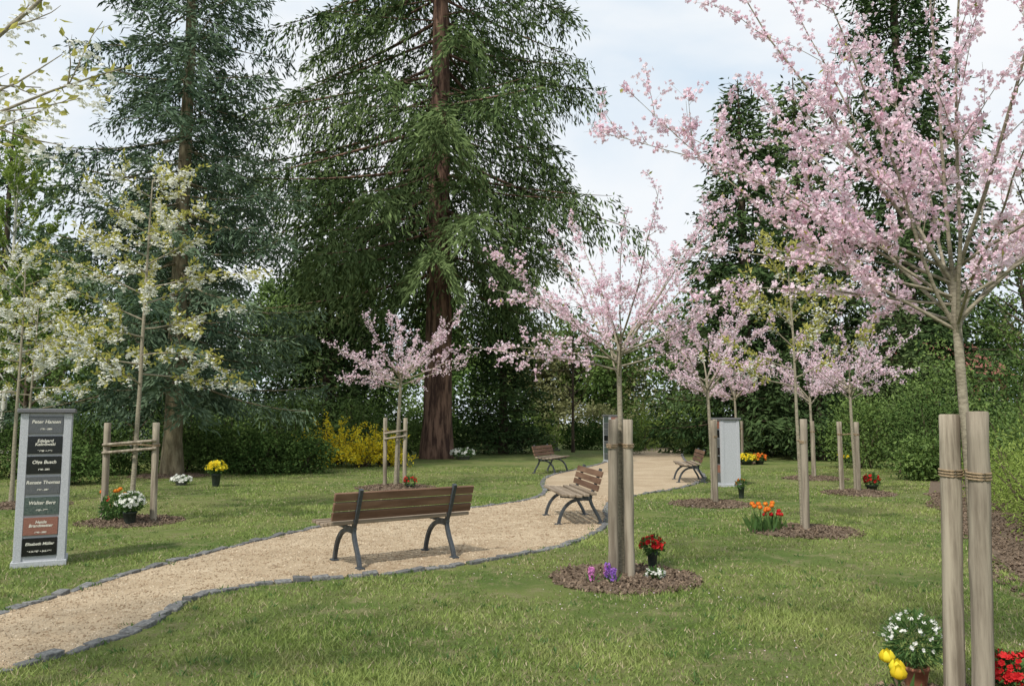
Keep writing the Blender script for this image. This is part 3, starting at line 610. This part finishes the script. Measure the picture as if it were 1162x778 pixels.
# ------------------------------------------------------------------ memorial columns
def column(loc,rot,H=1.62,W=.46,D=.42,faces=(0,),text=False,seed=0):
    e=empty('urn_memorial_column',(*loc,0),rot);rg=R_(seed)
    mb=MB();box(mb,(0,0,H/2-.01),(W-.02,D-.02,H-.06))
    mb.build('core',[M['granite']],parent=e,bevel=.004)
    mb=MB();box(mb,(0,0,.03),(W+.04,D+.04,.06));mb.build('plinth',[M['granite']],parent=e,bevel=.006)
    mb=MB();box(mb,(0,0,H-.018),(W+.07,D+.07,.045));mb.build('capstone',[M['capstone']],parent=e,bevel=.008)
    mb=MB()
    for sx in (-1,1):
        for sy in (-1,1): box(mb,(sx*(W/2-.035),sy*(D/2-.033),.06+(H-.105)/2),(.075,.071,H-.105))
    mb.build('corner_pillars',[M['granite']],parent=e,bevel=.004)
    cols=['pl_grey','pl_black','pl_black','pl_grey','pl_green','pl_red','pl_black']
    names=[('Peter Hansen','1931 - 2004'),('Edelgard\nKalinowski','* 1928  + 1991'),('Olga Busch','1920 - 2001'),('Renate Thomas','1936 - 2006'),('Walter Berg','1925 - 1999'),('Heide\nBrandstetter','1940 - 2005'),('Elisabeth M\u00fcller','* 4.10.1907  + 24.5.1996')]
    n=7;z0=.10;hh=(H-.16)/n
    for fi in faces:
        for k in range(n):
            z=z0+hh*(n-1-k)+hh/2;c=cols[k] if text else cols[rg.integers(0,7)]
            mb=MB()
            if fi==0: box(mb,(0,-D/2+.012,z),(W-.15,.04,hh-.028))
            elif fi==1: box(mb,(-W/2+.012,0,z),(.04,D-.148,hh-.028))
            else: box(mb,(0,D/2-.012,z),(W-.15,.04,hh-.028))
            mb.build('plaque_%d'%(k+1),[M[c]],parent=e,bevel=.003)
            if text and fi==0:
                two='\n' in names[k][0]
                for li,(s,zz,sz) in enumerate(((names[k][0],z+(.024 if two else .03),.042 if two else (.040 if len(names[k][0])>13 else .048)),(names[k][1],z-(.062 if two else .045),.022))):
                    cu=bpy.data.curves.new('text','FONT');cu.body=s;cu.size=sz;cu.align_x='CENTER';cu.align_y='CENTER';cu.extrude=.0008;cu.shear=.2;cu.offset=.0008;cu.space_line=.85
                    cu.materials.append(M['letter'])
                    t=bpy.data.objects.new('inscription',cu);COL.objects.link(t);t.parent=e;t.location=(0,-D/2-.0095,zz);t.rotation_euler=(math.pi/2,0,0)
    return e
column((-4.98,8.55),math.radians(27),text=True,seed=1)
column((4.95,18.5),math.radians(12),H=1.56,W=.46,D=.46,faces=(1,),seed=2)
column((3.65,29.0),math.radians(20),H=1.7,W=.5,D=.5,faces=(0,1),seed=3)

# ------------------------------------------------------------------ flowers
def tulips(loc,n,h,s,mat,seed,spread=.08,size=.03):
    rg=R_(seed);mb=MB();x0,y0=loc
    for k in range(n):
        x,y=x0+rg.normal(0,spread),y0+rg.normal(0,spread);hh=h*rg.uniform(.75,1.05)
        P=limb(rg,(x,y,0),(rg.normal(0,.15),rg.normal(0,.15),1),hh,4,.05);tube(mb,P,.0035,5,0,.5)
        c=P[-1]
        for j in range(6):
            a=j*1.047+rg.uniform(-.1,.1);o=np.array([math.cos(a),math.sin(a),0]);t=np.array([-math.sin(a),math.cos(a),0]);S=size*(1 if j%2 else .92)
            rows=[(.15,.0,.25),(.85,.35,.62),(1.0,.9,.62),(.75,1.5,.35),(.55,1.85,.04)]
            v=[]
            for r_,z_,w_ in rows: v+= [c+o*r_*S*.9-t*w_*S+[0,0,z_*S],c+o*r_*S*1.05+[0,0,z_*S],c+o*r_*S*.9+t*w_*S+[0,0,z_*S]]
            f=[]
            for q in range(4):
                b=q*3;f+=[[b,b+1,b+4,b+3],[b+1,b+2,b+5,b+4]]
            mb.add(v,f,1,rg.uniform(0,1),True)
    m=n*5;i=rg.integers(0,1,m);C=np.c_[x0+rg.normal(0,spread,m),y0+rg.normal(0,spread,m),np.zeros(m)]
    D=np.c_[rg.normal(0,.35,m),rg.normal(0,.35,m),np.ones(m)];cards(mb,C,D,h*rg.uniform(.5,.85,m),.035*s,rg,0,rg.uniform(0,1,m))
    mb.build('tulip_plant',[M['leafgreen'],M[mat]])
def potplant(name,loc,z0,r,h,mats,pot=None,nf=60,fs=.018,seed=0,nl=500,ll=.05,lw=.02,potr=.07,poth=.13):
    rg=R_(seed);mb=MB();x,y=loc
    if pot is not None: lathe(mb,(x,y,0),[(potr*.7,.0),(potr*.75,.01),(potr,poth*.85),(potr*1.08,poth*.86),(potr*1.08,poth),(potr*.92,poth),(potr*.9,poth*.8),(0.001,poth*.8)],18,2)
    c=np.array([x,y,z0+h/2]);n=nl;d=rdir(rg,n);C=c+d*np.array([r,r,h/2])*rg.uniform(.2,1,n)[:,None]**.5
    cards(mb,C,d+rg.normal(0,.5,(n,3)),ll,lw,rg,0,rg.uniform(0,1,n))
    for k in range(14):
        dd=rdir(rg,1)[0];tube(mb,[(x,y,max(0,z0-.02)),c+dd*np.array([r,r,h/2])*.8],.002,3,0)
    d=rdir(rg,nf);d[:,2]=np.abs(d[:,2])*1.0-.15;d=nrm(d);C=c+d*np.array([r,r,h/2])*1.03
    per=3;C2=np.repeat(C,per,0)+rg.normal(0,fs*.4,(nf*per,3));flowers(mb,C2,fs,6,rg,1,rg.uniform(0,1,len(C2)),axis=np.repeat(d,per,0))
    mb.build(name,[M['leafgreen'],M[mats],M[pot or 'vase']])
tulips((2.02,4.22),3,.25,1.,'yellow',1,.035,.038)
potplant('daisy_pot',(2.27,4.62),.13,.15,.28,'white','terracotta',60,.011,2,900,.06,.010)
potplant('red_flower_pot',(2.60,4.28),.10,.13,.18,'red','terracotta',60,.02,3,500)
potplant('red_flower_vase',(1.40,8.08),.19,.10,.15,'red','vase',26,.026,4,200,.06,.025,.05,.2)
potplant('white_primrose',(1.33,7.55),.05,.08,.07,'white',None,22,.018,5,200)
def hyac(loc,n,seed):
    rg=R_(seed);mb=MB()
    for k in range(n):
        x,y=loc[0]+rg.normal(0,.05),loc[1]+rg.normal(0,.05);h=rg.uniform(.15,.2);tube(mb,[(x,y,0),(x,y,h)],.005,5,0)
        m=60;t=rg.uniform(0,6.28,m);z=rg.uniform(.35,1,m)*h;C=np.c_[x+np.cos(t)*.018,y+np.sin(t)*.018,z];flowers(mb,C,.016,5,rg,1,rg.uniform(0,.3,m)+.7*(k%2),axis=np.c_[np.cos(t),np.sin(t),t*0])
        C=np.repeat([[x,y,0.]],7,0);cards(mb,C,np.c_[rg.normal(0,.5,7),rg.normal(0,.5,7),np.ones(7)],.15,.02,rg,0,.5)
    mb.build('hyacinth_plant',[M['leafgreen'],M['purple']])
hyac((.86,7.45),5,6)
tulips((3.42,10.95),11,.36,1.3,'orange',7,.12,.032)
tulips((3.62,11.05),5,.24,1.3,'red',17,.08,.03)
potplant('white_flower_pot',(-5.50,11.6),.2,.17,.26,'white','vase',60,.03,8,500,.06,.03,.09,.2)
tulips((-6.0,12.2),7,.45,1.2,'orange',9,.09,.03)
potplant('green_plant',(-5.85,11.8),.05,.16,.35,'red',None,6,.02,18,350,.08,.03)
potplant('yellow_flower_pot',(-6.75,18.3),.3,.2,.25,'yellow','vase',60,.04,10,300,.07,.04,.1,.3)
potplant('white_flower_bowl',(-7.75,18.8),.06,.2,.14,'white','stone',50,.04,11,150,.07,.04,.14,.1)
potplant('yellow_pansy_bowl',(8.0,27.3),.1,.28,.25,'yellow','vase',60,.05,12,200,.09,.05,.2,.12)
potplant('orange_flower_bowl',(8.5,27.5),.1,.22,.25,'orange','vase',40,.05,13,200,.09,.05,.15,.12)
potplant('yellow_flower_bowl',(12.0,28.5),.1,.35,.3,'yellow','vase',60,.05,14,200,.09,.05,.2,.12)
potplant('red_tulip_bowl',(7.75,17.3),.1,.14,.25,'red','vase',22,.035,15,200,.09,.035,.12,.12)
potplant('pansy_bowl',(-1.9,31),.1,.45,.3,'white','stone',50,.05,16,400,.1,.05,.3,.15)
potplant('pink_flower_bowl',(-2.25,17.7),.08,.12,.2,'red','vase',18,.03,19,120,.08,.03,.1,.1)
potplant('grave_vase',(4.45,15.6),.2,.1,.16,'orange','vase',8,.02,20,120,.06,.03,.06,.22)
potplant('white_flower_bowl',(4.2,33.3),.1,.3,.25,'white','stone',60,.05,21,200,.1,.05,.2,.12)
# gravestones
def grave(x,y,w,h,seed):
    mb=MB();e=empty('gravestone',(x,y,0),R_(seed).uniform(-.4,.4));k=9;t=np.linspace(0,np.pi,k)
    pr=[(-w/2,0)]+[(-math.cos(a)*w/2,h*.72+math.sin(a)*h*.28) for a in t]+[(w/2,0)]
    n=len(pr);v=[(a,-.08,b) for a,b in pr]+[(a,.08,b) for a,b in pr]+[(0,-.08,h*.4),(0,.08,h*.4)]
    mb.add(v,[[i,i+1,n+i+1,n+i][::-1] for i in range(n-1)],0)
    mb.add(v,[[2*n,i+1,i] for i in range(n-1)]+[[2*n+1,n+i,n+i+1] for i in range(n-1)]+[[2*n,0,n-1],[2*n+1,2*n-1,n]],0)
    mb.build('headstone',[M['stone']],parent=e,bevel=.01)
    mb=MB();box(mb,(0,-.0,.04),(w*1.3,.35,.08));mb.build('base',[M['stone']],parent=e,bevel=.01)
for k,(x,y,w,h) in enumerate([(2.0,40,.6,.8),(-6.5,39,.7,.8),(-18,38,.6,.8),(.2,40,.5,.7)]): grave(x,y,w,h,k)
# house behind the trees
e=empty('brick_house',(27.5,52,0),.25)
mb=MB();box(mb,(0,0,2.2),(6,6,4.4));mb.build('walls',[M['brick']],parent=e)
RV=[(-3.4,-3.5,4.3),(3.4,-3.5,4.3),(3.4,3.5,4.3),(-3.4,3.5,4.3),(-3.4,0,6.6),(3.4,0,6.6)]
mb=MB();mb.add(RV,[[0,1,5,4],[2,3,4,5],[3,2,1,0]]);mb.add(RV,[[0,4,3],[1,2,5]]);mb.build('roof',[M['rooftile']],parent=e)
for k,x in enumerate((-1.6,1.6)):
    mb=MB();box(mb,(x,-3.02,2.8),(1.2,.06,1.5));mb.build('window_%d'%k,[M['glass']],parent=e)
    mb=MB()
    for dx in (-.64,.64): box(mb,(x+dx,-3.04,2.8),(.08,.1,1.66))
    for dz in (-.79,.79): box(mb,(x,-3.04,2.8+dz),(1.2,.1,.08))
    mb.build('window_frame_%d'%k,[M['white']],parent=e)

# ------------------------------------------------------------------ world, sun, camera
w=bpy.data.worlds.new('World');scene.world=w;w.use_nodes=True;nt=w.node_tree;bg=nt.nodes['Background']
sky=nt.nodes.new('ShaderNodeTexSky');sky.sky_type='NISHITA';sky.sun_disc=False
el=math.radians(50);az=math.radians(212)
sky.sun_elevation=el;sky.sun_rotation=az;sky.dust_density=2.0;sky.air_density=1.0
f=noise(nt,1.7,6,.5,'Generated',(1,1,2.2),.3)
r=ramp(nt,f,.34,.66)
c=mixc(nt,.80,sky.outputs[0],(5.3,6.6,7.8))
c=mixc(nt,r,c,(7.4,7.55,7.7))
nt.links.new(c,bg.inputs[0]);bg.inputs[1].default_value=.13
sd=bpy.data.lights.new('sun','SUN');sd.energy=3.7;sd.angle=math.radians(4);sd.color=(1,.955,.88)
so=bpy.data.objects.new('sun',sd);COL.objects.link(so)
sv=Vector((math.sin(az)*math.cos(el),math.cos(az)*math.cos(el),math.sin(el)))
so.rotation_euler=sv.to_track_quat('Z','Y').to_euler()
cam=bpy.data.cameras.new('camera');co=bpy.data.objects.new('camera',cam);COL.objects.link(co)
cam.sensor_width=36;cam.lens=27.88;cam.clip_end=1000;cam.clip_start=.05
co.location=(0,0,1.5);co.rotation_euler=(math.radians(90+5.58),0,0)
scene.camera=co
scene.view_settings.view_transform='Standard';scene.view_settings.look='None';scene.view_settings.exposure=0
